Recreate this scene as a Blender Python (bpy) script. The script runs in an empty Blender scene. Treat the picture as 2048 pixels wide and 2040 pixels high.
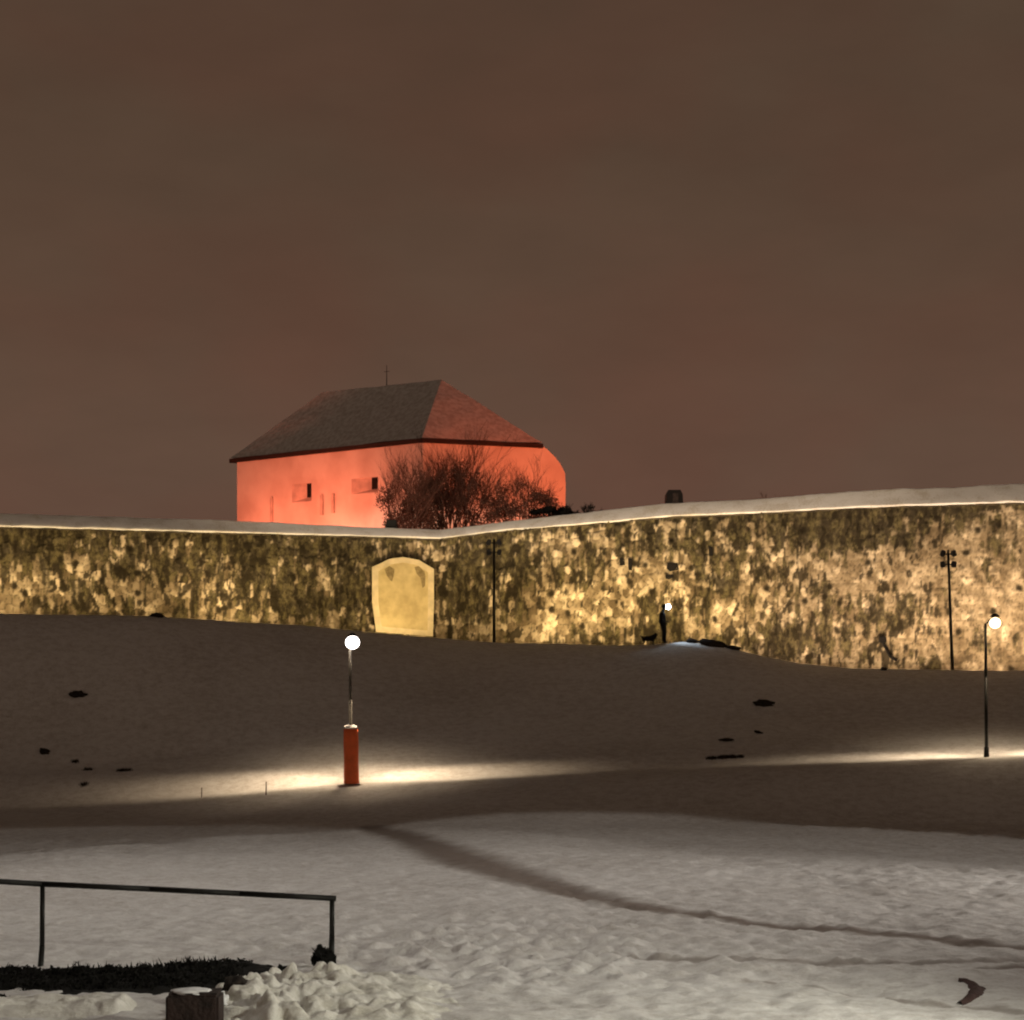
import bpy, bmesh, math, random
import numpy as np
from mathutils import Vector, Matrix
R = math.radians
rnd = random.Random(7)
sc = bpy.context.scene
col = sc.collection

# ------------------------------------------------------------------ camera
F = 4300.0; HV = 1350.0                    # focal length in px of the 2048 px wide photo, horizon row
cam_d = bpy.data.cameras.new("camera"); cam = bpy.data.objects.new("camera", cam_d); col.objects.link(cam)
cam.location = (0, 0, 0); cam.rotation_euler = (R(90), 0, 0)
cam_d.sensor_width = 36; cam_d.sensor_fit = 'HORIZONTAL'; cam_d.lens = 36*F/2048
cam_d.shift_y = (HV-1020)/2048
cam_d.clip_start = 0.1; cam_d.clip_end = 3000
sc.camera = cam
sc.view_settings.view_transform = 'Standard'; sc.view_settings.look = 'None'
sc.view_settings.exposure = 0; sc.view_settings.gamma = 1; sc.view_settings.use_curve_mapping = False
sc.render.resolution_x = 1024; sc.render.resolution_y = 1020
sc.cycles.filter_width = 2.1
sc.cycles.max_bounces = 5; sc.cycles.sample_clamp_indirect = 2.0
sc.cycles.use_denoising = True; sc.cycles.use_adaptive_sampling = False; sc.cycles.light_sampling_threshold = 0.0

def P(u, v, d):                            # a photo pixel and a distance give a world point
    return Vector(((u-1024)/F*d, d, (HV-v)/F*d))

# ------------------------------------------------------------------ night sky, lit from below by the town
w = bpy.data.worlds.new("World"); sc.world = w; w.use_nodes = True
nt = w.node_tree; nt.nodes.clear()
out = nt.nodes.new('ShaderNodeOutputWorld'); bg = nt.nodes.new('ShaderNodeBackground')
tc = nt.nodes.new('ShaderNodeTexCoord'); sep = nt.nodes.new('ShaderNodeSeparateXYZ')
nt.links.new(tc.outputs['Generated'], sep.inputs[0])
ramp = nt.nodes.new('ShaderNodeValToRGB'); e = ramp.color_ramp.elements
e[0].position = 0.0; e[0].color = (.112, .062, .042, 1)
e[1].position = 1.0; e[1].color = (.018, .013, .010, 1)
for p, c in ((.09, (.122, .067, .045)), (.17, (.104, .058, .038)), (.24, (.089, .051, .033)), (.32, (.080, .049, .032)), (.6, (.030, .019, .013))):
    k = e.new(p); k.color = (*c, 1)
nt.links.new(sep.outputs['Z'], ramp.inputs[0])
mp = nt.nodes.new('ShaderNodeMapping'); mp.inputs['Scale'].default_value = (1, 1, 1.7); nt.links.new(tc.outputs['Generated'], mp.inputs[0])
n1 = nt.nodes.new('ShaderNodeTexNoise'); n1.inputs['Scale'].default_value = 8; n1.inputs['Detail'].default_value = 3; n1.inputs['Roughness'].default_value = .45
nt.links.new(mp.outputs[0], n1.inputs['Vector'])
r1 = nt.nodes.new('ShaderNodeValToRGB'); q = r1.color_ramp.elements
q[0].position = .36; q[0].color = (1.03, .955, .95, 1); q[1].position = .62; q[1].color = (.985, 1.03, 1.03, 1)
nt.links.new(n1.outputs['Fac'], r1.inputs[0])
mx = nt.nodes.new('ShaderNodeMix'); mx.data_type = 'RGBA'; mx.blend_type = 'MULTIPLY'; mx.inputs[0].default_value = 1
nt.links.new(ramp.outputs[0], mx.inputs[6]); nt.links.new(r1.outputs[0], mx.inputs[7])
n2 = nt.nodes.new('ShaderNodeTexNoise'); n2.inputs['Scale'].default_value = 14; n2.inputs['Detail'].default_value = 6; n2.inputs['Roughness'].default_value = .55
mp2 = nt.nodes.new('ShaderNodeMapping'); mp2.inputs['Scale'].default_value = (1, 1, 2.6); mp2.inputs['Rotation'].default_value = (0, .5, .3); nt.links.new(tc.outputs['Generated'], mp2.inputs[0]); nt.links.new(mp2.outputs[0], n2.inputs['Vector'])
r2 = nt.nodes.new('ShaderNodeMapRange'); r2.inputs['From Min'].default_value = .3; r2.inputs['From Max'].default_value = .7; r2.inputs['To Min'].default_value = .945; r2.inputs['To Max'].default_value = 1.05
nt.links.new(n2.outputs['Fac'], r2.inputs['Value']); mx2 = nt.nodes.new('ShaderNodeMix'); mx2.data_type = 'RGBA'; mx2.blend_type = 'MULTIPLY'; mx2.inputs[0].default_value = 1
nt.links.new(mx.outputs[2], mx2.inputs[6]); nt.links.new(r2.outputs[0], mx2.inputs[7])
nt.links.new(mx2.outputs[2], bg.inputs[0]); bg.inputs[1].default_value = 1.0
nt.links.new(bg.outputs[0], out.inputs[0])

# ------------------------------------------------------------------ town glow, street lamp and added unseen spots, all out of frame
def spot(name, loc, target, power, color, angle, blend=.15, size=.15, parent=None, scale=None):
    l = bpy.data.lights.new(name, 'SPOT'); l.energy = power; l.color = color
    l.spot_size = R(angle); l.spot_blend = blend; l.shadow_soft_size = size
    o = bpy.data.objects.new(name, l); col.objects.link(o); o.location = loc
    o.rotation_euler = (Vector(target)-Vector(loc)).to_track_quat('-Z', 'Y').to_euler()
    if scale: o.scale = scale
    if parent: o.parent = parent
    return o
for nm_, X0, Y0, ax_, by_, pw_, bl_ in (('unseen_field_spot', 1.5, 43, 17.5, 26.8, 4300, .03), ('unseen_field_spot', -13, 43, 20.0, 27.2, 2300, .04)):
    hh_ = 25.0; o = spot(nm_, (X0, Y0, hh_-4.3), (X0, Y0+.001, -4.3), pw_, (1, .91, .80), 2*math.degrees(math.atan(by_/hh_)), bl_, .35)
    o.rotation_euler = (0, 0, 0); o.scale = (ax_/by_, 1, 1)            # unseen spots over the field, no mast, cones shaped to end at the bank
for lx_, ly_, lz_, tg_, pw_ in ((25, 46, -.6, (-4, 42, -4.5), 8000), (-27, 52, -.4, (4, 44, -4.5), 3200)):
    o = spot('added_field_side_light', (lx_, ly_, lz_), tg_, pw_, (1, .91, .80), 84, .7, .3); o.scale = (1, .30, 1)  # unseen low spots added at both sides to graze the snow relief
sl = bpy.data.lights.new('town_glow', 'SUN'); sl.energy = .15; sl.angle = R(20); sl.color = (1, .76, .54)
so = bpy.data.objects.new('town_glow', sl); col.objects.link(so); so.rotation_euler = Vector((.15, 1, -.09)).to_track_quat('-Z', 'Y').to_euler()
for sx_, pw_ in ((-1, 90000), (1, 40000)):                             # unseen flat-beam spots added left and right of view to brighten the rampart snow
    o = spot('added_rampart_light', (sx_*46, 66, 15), (sx_*-1, 102, 8.3), pw_, (1, .78, .55), 62, .5, .6)
    o.scale = (1, .10, 1)
spot('street_lamp_glow', (9, 20, .6), (-1.5, 25.6, -4.1), 3600, (1, .96, .79), 104, .8, .25).scale = (1, .5, 1)

# ------------------------------------------------------------------ numeric noise
def _h(ix, iy, s):
    n = (ix.astype(np.int64)*374761393 + iy.astype(np.int64)*668265263 + s*2147483647) & 0xffffffff
    n = ((n ^ (n >> 13))*1274126177) & 0xffffffff
    n = ((n ^ (n >> 16))*2246822519) & 0xffffffff
    return ((n ^ (n >> 15)) & 0xffffff)/float(0xffffff)
def vnoise(x, y, s=0):
    ix = np.floor(x); iy = np.floor(y); fx = x-ix; fy = y-iy
    fx = fx*fx*fx*(fx*(fx*6-15)+10); fy = fy*fy*fy*(fy*(fy*6-15)+10)
    a = _h(ix, iy, s); b = _h(ix+1, iy, s); c = _h(ix, iy+1, s); d = _h(ix+1, iy+1, s)
    return (a+(b-a)*fx)*(1-fy)+(c+(d-c)*fx)*fy
def fbm(x, y, s=0, o=4, g=.5):
    t = 0; a = 1; n = 0
    for i in range(o):
        t = t+a*(vnoise(x, y, s+i)-.5); n += a; a *= g; x, y = x*1.93+y*.35+3.1, y*1.93-x*.35+7.7
    return t/n*2
def worley(x, y, s=0, jit=.9):
    ix = np.floor(x); iy = np.floor(y)
    f1 = np.full(x.shape, 9.); f2 = np.full(x.shape, 9.); cid = np.zeros(x.shape)
    for i in (-1, 0, 1):
        for j in (-1, 0, 1):
            cx = ix+i; cy = iy+j
            px = cx+.5+(_h(cx, cy, s)-.5)*jit; py = cy+.5+(_h(cx, cy, s+11)-.5)*jit
            d = np.sqrt((px-x)**2+(py-y)**2); r = _h(cx, cy, s+23)
            m = d < f1
            f2 = np.where(m, f1, np.minimum(f2, d)); cid = np.where(m, r, cid); f1 = np.where(m, d, f1)
    return f1, f2, cid
def sst(a, b, x):
    t = np.clip((x-a)/(b-a), 0, 1); return t*t*(3-2*t)
def gs(x, c, w_): return np.exp(-((x-c)/w_)**2)

# ------------------------------------------------------------------ materials
def mat(name, color=(.5, .5, .5), rough=.8, metal=0.0, var=0.0, vscale=5.0, bump=0.0, bscale=20.0, emit=None, estr=0, color2=None, detail=6, spec=.3):
    m = bpy.data.materials.new(name); m.use_nodes = True; t = m.node_tree
    b = t.nodes['Principled BSDF']; b.inputs['Roughness'].default_value = rough; b.inputs['Metallic'].default_value = metal
    b.inputs['Specular IOR Level'].default_value = spec
    b.inputs['Base Color'].default_value = (*color, 1)
    co = t.nodes.new('ShaderNodeTexCoord')
    if var > 0 or color2:
        n = t.nodes.new('ShaderNodeTexNoise'); n.inputs['Scale'].default_value = vscale; n.inputs['Detail'].default_value = detail
        t.links.new(co.outputs['Object'], n.inputs['Vector'])
        r = t.nodes.new('ShaderNodeValToRGB'); e = r.color_ramp.elements
        c2 = color2 or tuple(max(0, c*(1-var)) for c in color)
        e[0].position = .36; e[0].color = (*c2, 1); e[1].position = .62; e[1].color = (*color, 1)
        t.links.new(n.outputs['Fac'], r.inputs[0]); t.links.new(r.outputs[0], b.inputs['Base Color'])
    if bump > 0:
        n = t.nodes.new('ShaderNodeTexNoise'); n.inputs['Scale'].default_value = bscale; n.inputs['Detail'].default_value = 5
        t.links.new(co.outputs['Object'], n.inputs['Vector'])
        bp = t.nodes.new('ShaderNodeBump'); bp.inputs['Strength'].default_value = bump; bp.inputs['Distance'].default_value = .05
        t.links.new(n.outputs['Fac'], bp.inputs['Height']); t.links.new(bp.outputs[0], b.inputs['Normal'])
    if emit:
        b.inputs['Emission Color'].default_value = (*emit, 1); b.inputs['Emission Strength'].default_value = estr
    return m
M_metal = mat('dark_painted_steel', (.02, .02, .018), .5, .3, var=.4, vscale=8)
M_galv = mat('galvanised_steel', (.13, .125, .115), .95, .0, var=.3, vscale=9)
M_lampglass = mat('lit_glass_globe', (1, .95, .9), .3, emit=(1, .90, .80), estr=14)
M_lampglass2 = mat('lit_warm_globe', (1, .95, .85), .3, emit=(1, .80, .48), estr=4)
M_red = mat('red_padding', (.95, .19, .065), .7, var=.2, vscale=3, bump=.3, bscale=6)
M_snowplain = mat('snow_cap', (.82, .83, .85), .9, bump=.4, bscale=12)
M_bark = mat('bark', (.13, .06, .043), .9, var=.5, vscale=6)
M_leafdead = mat('dead_leaves', (.16, .07, .048), .9, var=.5, vscale=3)
M_shrub_shade = mat('shrub_and_bank_shade', (.005, .0045, .003), .9, var=.5, vscale=4)  # near-black holds the bank's shade on the verge; also used for shrubs
M_twigdark = mat('dark_twigs', (.010, .008, .006), .9, var=.4, vscale=6)
M_rock = mat('dark_rock', (.03, .022, .016), .95, var=.5, vscale=8, bump=.6, bscale=9)
M_grass = mat('dark_grass', (.03, .022, .014), .95, var=.5, vscale=6)
M_plaster = mat('lime_plaster', (.74, .66, .58), .9, color2=(.60, .50, .43), vscale=.55, bump=.25, bscale=3, detail=8)
M_plaster2 = mat('plaster_reveal', (.62, .50, .43), .9, var=.3, vscale=2)
M_roof = mat('roof_tiles', (.80, .78, .77), .9, color2=(.58, .54, .52), vscale=3.5, bump=.6, bscale=14, detail=8)
M_roofedge = mat('shaded_eave', (.03, .018, .014), .8, var=.4, vscale=4)  # near-black, the eave's shadow is put into the colour
M_dark = mat('dark_opening', (.006, .004, .003), .9, var=.3)
M_cloth = mat('black_outdoor_cloth', (.010, .009, .010), .9, var=.3, vscale=12)
M_skin = mat('skin', (.42, .25, .18), .6, var=.15, vscale=12)
M_fur = mat('black_fur', (.010, .008, .007), .95, var=.4, vscale=20)
M_led = mat('led', (1, 1, 1), .3, emit=(.70, .88, 1), estr=30)
M_boxbrown = mat('dark_brown_board', (.050, .034, .030), .9, color2=(.022, .016, .014), vscale=6, bump=.6)
M_housing = mat('floodlight_housing', (.03, .028, .026), .6, .3, var=.3)
M_floodglass = mat('flood_glass', (1, .85, .6), .3, emit=(1, .72, .36), estr=3)
M_redglass = mat('red_flood_glass', (1, .3, .15), .3, emit=(1, .2, .08), estr=3)
M_slush = mat('dark_slush', (.30, .25, .225), .9, color2=(.17, .135, .12), vscale=3, bump=.4, bscale=10, detail=8)
M_slush2 = mat('packed_snow', (.46, .43, .39), .9, color2=(.32, .29, .26), vscale=2.5, bump=.4, bscale=10, detail=8)
M_soil = mat('bare_soil', (.10, .06, .056), .95, var=.4, vscale=9, bump=.6)

def snow_mat(name, base, dirt, gscale, lo, hi, bump):
    m = bpy.data.materials.new(name); m.use_nodes = True; t = m.node_tree; b = t.nodes['Principled BSDF']
    b.inputs['Roughness'].default_value = .85; b.inputs['Specular IOR Level'].default_value = .25
    co = t.nodes.new('ShaderNodeTexCoord')
    a = t.nodes.new('ShaderNodeTexNoise'); a.inputs['Scale'].default_value = gscale; a.inputs['Detail'].default_value = 10; a.inputs['Roughness'].default_value = .62
    c = t.nodes.new('ShaderNodeTexNoise'); c.inputs['Scale'].default_value = .22; c.inputs['Detail'].default_value = 4
    for n in (a, c): t.links.new(co.outputs['Object'], n.inputs['Vector'])
    ad = t.nodes.new('ShaderNodeMath'); ad.operation = 'MULTIPLY_ADD'; ad.inputs[1].default_value = .45
    t.links.new(c.outputs['Fac'], ad.inputs[0]); t.links.new(a.outputs['Fac'], ad.inputs[2])
    r = t.nodes.new('ShaderNodeValToRGB'); e = r.color_ramp.elements
    e[0].position = lo; e[0].color = (*dirt, 1); e[1].position = hi; e[1].color = (*base, 1)
    fg = t.nodes.new('ShaderNodeTexNoise'); fg.inputs['Scale'].default_value = 13; fg.inputs['Detail'].default_value = 3; fg.inputs['Roughness'].default_value = .8
    t.links.new(co.outputs['Object'], fg.inputs['Vector'])
    fa = t.nodes.new('ShaderNodeMath'); fa.operation = 'MULTIPLY_ADD'; fa.inputs[1].default_value = .75; t.links.new(fg.outputs['Fac'], fa.inputs[0])
    fs = t.nodes.new('ShaderNodeMath'); fs.operation = 'SUBTRACT'; fs.inputs[1].default_value = .375; t.links.new(ad.outputs[0], fs.inputs[0]); t.links.new(fs.outputs[0], fa.inputs[2])
    t.links.new(fa.outputs[0], r.inputs[0])
    tr = t.nodes.new('ShaderNodeAttribute'); tr.attribute_name = 'dark_band'
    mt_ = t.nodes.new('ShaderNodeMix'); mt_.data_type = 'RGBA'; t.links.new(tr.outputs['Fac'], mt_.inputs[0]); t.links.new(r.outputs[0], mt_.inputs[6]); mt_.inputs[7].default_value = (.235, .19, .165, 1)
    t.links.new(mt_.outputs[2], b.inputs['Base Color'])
    n = t.nodes.new('ShaderNodeTexNoise'); n.inputs['Scale'].default_value = 5; n.inputs['Detail'].default_value = 8; n.inputs['Roughness'].default_value = .7
    t.links.new(co.outputs['Object'], n.inputs['Vector'])
    bp = t.nodes.new('ShaderNodeBump'); bp.inputs['Strength'].default_value = bump; bp.inputs['Distance'].default_value = .08
    t.links.new(n.outputs['Fac'], bp.inputs['Height']); t.links.new(bp.outputs[0], b.inputs['Normal'])
    return m
M_snow = snow_mat('snow_over_grass', (.85, .845, .84), (.56, .53, .505), 3.2, .42, .86, .45)
M_snow_near = snow_mat('ploughed_snow', (.88, .87, .82), (.66, .64, .57), 2.5, .50, .78, .6)
M_snow_top = snow_mat('rampart_snow', (.82, .80, .78), (.62, .57, .50), 1.2, .48, .74, .4)

# ------------------------------------------------------------------ object helpers
def tag(o, label=None, cat=None, group=None, kind=None):
    if label: o['label'] = label
    if cat: o['category'] = cat
    if group: o['group'] = group
    if kind: o['kind'] = kind
    return o
def thing(name, loc, label, cat, group=None, rz=0):
    o = bpy.data.objects.new(name, None); col.objects.link(o); o.location = loc; o.rotation_euler = (0, 0, rz)
    o.empty_display_size = .2
    return tag(o, label, cat, group)
def link_mesh(name, me, m=None, parent=None, smooth=False):
    o = bpy.data.objects.new(name, me); col.objects.link(o)
    if m: me.materials.append(m)
    if smooth: me.shade_smooth()
    if parent: o.parent = parent
    return o
def obj(name, bm, m, parent=None, smooth=False):
    me = bpy.data.meshes.new(name); bm.to_mesh(me); bm.free()
    return link_mesh(name, me, m, parent, smooth)
def box(bm, c, s, rot=None, bev=0):
    t = bmesh.new(); bmesh.ops.create_cube(t, size=1)
    bmesh.ops.scale(t, vec=s, verts=t.verts)
    if bev: bmesh.ops.bevel(t, geom=t.edges[:], offset=bev, segments=2, affect='EDGES')
    mtx = Matrix.Translation(c) @ (rot.to_4x4() if rot else Matrix.Identity(4))
    bmesh.ops.transform(t, matrix=mtx, verts=t.verts)
    me = bpy.data.meshes.new('t'); t.to_mesh(me); t.free(); bm.from_mesh(me); bpy.data.meshes.remove(me)
def tube(bm, a, b, r0, r1=None, n=10, caps=True):
    a = Vector(a); b = Vector(b); r1 = r0 if r1 is None else r1
    q = (b-a).to_track_quat('Z', 'Y')
    ra = [bm.verts.new(a+q @ Vector((r0*math.cos(2*math.pi*i/n), r0*math.sin(2*math.pi*i/n), 0))) for i in range(n)]
    rb = [bm.verts.new(b+q @ Vector((r1*math.cos(2*math.pi*i/n), r1*math.sin(2*math.pi*i/n), 0))) for i in range(n)]
    for i in range(n): bm.faces.new((ra[i], ra[(i+1) % n], rb[(i+1) % n], rb[i]))
    if caps: bm.faces.new(ra[::-1]); bm.faces.new(rb)
def ball(bm, c, r, seg=16, sc_=(1, 1, 1)):
    m = Matrix.Translation(c) @ Matrix.Diagonal((r*sc_[0], r*sc_[1], r*sc_[2], 1))
    bmesh.ops.create_uvsphere(bm, u_segments=seg, v_segments=max(6, seg//2), radius=1, matrix=m)
def lumpy(seed, s, n=3, amp=.25):
    bm = bmesh.new(); bmesh.ops.create_icosphere(bm, subdivisions=n, radius=1)
    rr = random.Random(seed); o = Vector((rr.random()*50, rr.random()*50, rr.random()*50))
    from mathutils import noise
    for v in bm.verts:
        k = 1+amp*noise.noise(v.co*1.7+o)*2+amp*.5*noise.noise(v.co*4+o)
        v.co = Vector((v.co.x*s[0]*k, v.co.y*s[1]*k, v.co.z*s[2]*k))
    return bm
def grid_mesh(name, X, Y, Z, m, parent=None, smooth=True, attrs=None):
    ny, nx = X.shape
    co = np.stack([X, Y, Z], -1).reshape(-1, 3).astype(np.float32)
    i = np.arange(ny-1)[:, None]*nx+np.arange(nx-1)[None]
    f = np.stack([i, i+1, i+nx+1, i+nx], -1).reshape(-1, 4).astype(np.int32)
    me = bpy.data.meshes.new(name)
    me.vertices.add(len(co)); me.vertices.foreach_set('co', co.ravel())
    me.loops.add(f.size); me.loops.foreach_set('vertex_index', f.ravel())
    me.polygons.add(len(f)); me.polygons.foreach_set('loop_start', np.arange(0, f.size, 4, dtype=np.int32))
    me.update(calc_edges=True)
    for k, a in (attrs or {}).items():
        at = me.attributes.new(k, 'FLOAT', 'POINT'); at.data.foreach_set('value', a.ravel().astype(np.float32))
    return link_mesh(name, me, m, parent, smooth)

# ------------------------------------------------------------------ plan of the ground and the fortress wall
CX = -2.27
def wall_d(X):
    X = np.asarray(X, float); return np.where(X < CX, 104-.285*(CX-X), 104-.318*(X-CX))
def tab(X, d, us, vs):
    u = 1024+F*X/d
    return (HV-np.interp(u, us, vs))/F*d
def crest_d(X): return wall_d(X)-5.5
def crest_z(X):
    return tab(X, crest_d(X), [-300, 0, 300, 600, 750, 870, 988, 1240, 1370, 1480, 1600, 1700, 2048, 2300],
               [1222, 1228, 1233, 1250, 1266, 1276, 1284, 1291, 1289, 1302, 1326, 1336, 1341, 1345])
def top_z(X):
    return tab(X, wall_d(X), [-300, 0, 473, 790, 880, 1000, 1200, 1340, 1540, 1700, 1900, 2048, 2400],
               [1042, 1050, 1063, 1071, 1075, 1059, 1043, 1030, 1022, 1013, 1006, 1002, 998])
def ground_z(X, Y, rough=True):
    X = np.asarray(X, float); Y = np.asarray(Y, float)
    cd = crest_d(X); wd = wall_d(X); o = np.ones_like(X)
    ds = [5*o, 24*o, 32*o, 68*o, 74*o, 78*o, 81*o, cd-.8, cd, cd+1.6, wd, wd+5]
    zc = crest_z(X)
    z68 = tab(X, 68., [0, 700, 1000, 2048], [1668, 1662, 1644, 1650])
    z74 = tab(X, 74., [0, 300, 700, 1000, 1500, 2048], [1642, 1632, 1606, 1577, 1541, 1522])
    z78 = tab(X, 78., [0, 300, 700, 1000, 1500, 2048], [1618, 1598, 1566, 1553, 1526, 1505])
    z81 = z78+(zc-z78)*(3/(cd-78))*.8
    zs = [-3.9*o, -4.05*o, -4.32*o, z68, z74, z78, z81, zc-.13, zc, zc-1.1, zc-1.3, zc-1.3]
    z = zs[0]
    for i in range(len(ds)-1):
        t = np.clip((Y-ds[i])/(ds[i+1]-ds[i]), 0, 1)
        t = t*.55+.45*t*t*(3-2*t)
        z = z+(zs[i+1]-zs[i])*t
    if rough:
        near = 1-sst(36, 62, Y); fld = 1-sst(66, 72, Y); path = gs(Y, 76, 2.2)
        z = z+.05*fbm(X*.35, Y*.35, 1, 4)*(1-.6*path)
        z = z+fbm(X*1.3, Y*.8, 5, 4, .6)*(.02+.035*fld)*(1-.6*path)+fbm(X*2.6, Y*1.7, 305, 3, .7)*.035*fld
        clump = np.maximum(0, fbm(X*1.9, Y*1.3, 9, 3, .6))
        mask = sst(-.2, .5, fbm(X*.22, Y*.12, 14, 2)+.25)
        z = z+clump*.07*near*mask+fbm(X*4.2, Y*2.6, 17, 3, .6)*.028*fld
        k1, k2, kc = worley(X*4.5+.6*fbm(X*3, Y*3, 18, 2), Y*2.2+.6*fbm(X*3, Y*3, 19, 2), 20, .95)
        z = z+np.sqrt(np.clip(1-k1*1.25, 0, 1))*kc**2*.17*(1-sst(40, 60, Y))*(.16+.84*gs(1024+F*X/Y, 980, 480)*gs(Y, 33.5, 5.5))*sst(26, 29, Y)
        # terrace edge where the dark gully starts, faint slope furrow
        z = z-.10*gs(Y, 86+.25*X, .8)*gs(X, -13, 5)
        # little heap lit by the walker's lamp
        z = z+.16*gs(X, 8.2, 1.6)*gs(Y, cd-.3, .9)
    return z

def axis(segs):
    a = []
    for lo, hi, st in segs: a += list(np.arange(lo, hi, st))
    return np.array(a+[segs[-1][1]])
def solve_d(u, v, lo=79, hi=95, rough=True):
    for _ in range(40):
        m_ = (lo+hi)/2; x = (u-1024)/F*m_; vv = HV-F*float(ground_z(np.array([x]), np.array([m_]), rough)[0])/m_
        if vv > v: lo = m_
        else: hi = m_
    return (lo+hi)/2
def poly_mask(X, Y, pts, soft=.7):
    A = []
    for u, v, hw_ in pts:
        d = solve_d(u, v, 24, 68.5, False); A.append(((u-1024)/F*d, d, hw_))
    best = np.zeros(X.shape)
    jx = X+.10*fbm(X*2, Y*2, 120, 3); jy = Y+.12*fbm(X*.9, Y*.9, 121, 3)
    for a, b in zip(A[:-1], A[1:]):
        dx, dy = b[0]-a[0], b[1]-a[1]; L2 = dx*dx+dy*dy
        t = np.clip(((jx-a[0])*dx+(jy-a[1])*dy)/L2, 0, 1); w_ = a[2]+(b[2]-a[2])*t
        dist = np.hypot(jx-a[0]-dx*t, jy-a[1]-dy*t); best = np.maximum(best, sst(1+soft, 1-soft, dist/w_))
    return best
xs = axis([(-150, -40, 5), (-40, -26, .5), (-26, 26, .085), (26, 40, .5), (40, 150, 5)])
ys = axis([(5, 23, .6), (23, 40, .06), (40, 66, .11), (66, 84, .10), (84, 99, .14), (99, 108, .3), (108, 110, 1)])
GX, GY = np.meshgrid(xs, ys)
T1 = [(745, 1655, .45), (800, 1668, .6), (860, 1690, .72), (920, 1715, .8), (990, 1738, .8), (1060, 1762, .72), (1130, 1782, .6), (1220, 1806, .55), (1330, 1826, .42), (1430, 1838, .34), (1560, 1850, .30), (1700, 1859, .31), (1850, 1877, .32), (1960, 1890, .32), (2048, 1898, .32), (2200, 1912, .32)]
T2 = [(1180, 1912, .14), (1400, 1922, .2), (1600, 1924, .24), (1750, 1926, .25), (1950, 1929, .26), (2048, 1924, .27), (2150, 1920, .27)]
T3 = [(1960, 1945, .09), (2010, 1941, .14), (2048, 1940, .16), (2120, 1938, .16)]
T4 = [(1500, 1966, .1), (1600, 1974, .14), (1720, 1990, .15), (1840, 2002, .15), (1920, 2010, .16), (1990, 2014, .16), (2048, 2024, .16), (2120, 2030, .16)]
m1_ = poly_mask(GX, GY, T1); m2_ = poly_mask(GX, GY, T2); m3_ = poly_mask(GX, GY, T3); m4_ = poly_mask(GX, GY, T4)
band_tone = np.clip(np.maximum.reduce([.92*m1_, .62*m2_, .8*m3_, .6*m4_]), 0, 1)  # one wide and three thin bands darkened in the field snow colour
tag(grid_mesh('ground', GX, GY, ground_z(GX, GY)-.03*m1_-.02*m2_-.03*m3_-.015*m4_, M_snow, attrs={'dark_band': band_tone}), kind='structure')

# rampart top behind the wall, one sheet back to the horizon
def ramp_crest(X):
    d = wall_d(X)+1.0
    return tab(X, d, [-300, 0, 473, 790, 880, 1000, 1210, 1340, 1500, 1600, 1700, 1800, 1900, 1960, 2048, 2300],
               [1020, 1027, 1042, 1057, 1060, 1045, 1021, 1007, 1000, 992, 983, 978, 977, 972, 967, 960])
xr = axis([(-160, -30, 4), (-30, 30, .12), (30, 160, 4)])
offs = [-.12, -.14, -.15, -.13, -.10, -.05, 0, .15, .3, .45, .6, .75, .9, 1.05, 1.3, 1.7, 2.3, 3, 4, 6, 9, 13, 20, 30, 50, 90, 200, 500, 1200]
TX = np.tile(xr, (len(offs), 1)); TD = np.array(offs)[:, None]+wall_d(xr)[None]
zt = top_z(xr); rc = ramp_crest(xr); TZ = []
for o_ in offs:
    
    if o_ == -.12: z = zt-.08+.03*fbm(xr*1.7, xr*0, 3, 3)
    else:
        t = min(1, max(0, o_+.15)/1.0); t = .55*t+.45*math.sqrt(max(0, 1-(1-t)**2))
        kk_ = [.02, .06, .16][[-.14, -.15].index(o_)] if (o_ in (-.14, -.15) and len(TZ) < 3) else t
        z = zt-.06+(rc-zt+.06)*kk_
        if o_ > 1.1: z = z*math.exp(-(o_-1)/60)+(7.4)*(1-math.exp(-(o_-1)/60)) if o_ < 60 else 7.4+0*xr
        z = z+.035*fbm(xr*1.4, xr*0+o_*1.4, 31, 4)
    TZ.append(z)
TZ = np.array(TZ)
tag(grid_mesh('rampart_snow', TX, TD, TZ, M_snow_top), kind='structure')
def ramp_z(X, Y):
    X = float(X); o_ = Y-float(wall_d(X)); t = min(1, max(0, o_+.15)); t = .55*t+.45*math.sqrt(1-(1-t)**2)
    z0 = float(top_z(X))-.06; rc_ = float(ramp_crest(X)); z = z0+(rc_-z0)*t
    if o_ > 1.1: k = math.exp(-(o_-1)/60); z = z*k+7.4*(1-k)
    return z

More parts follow.
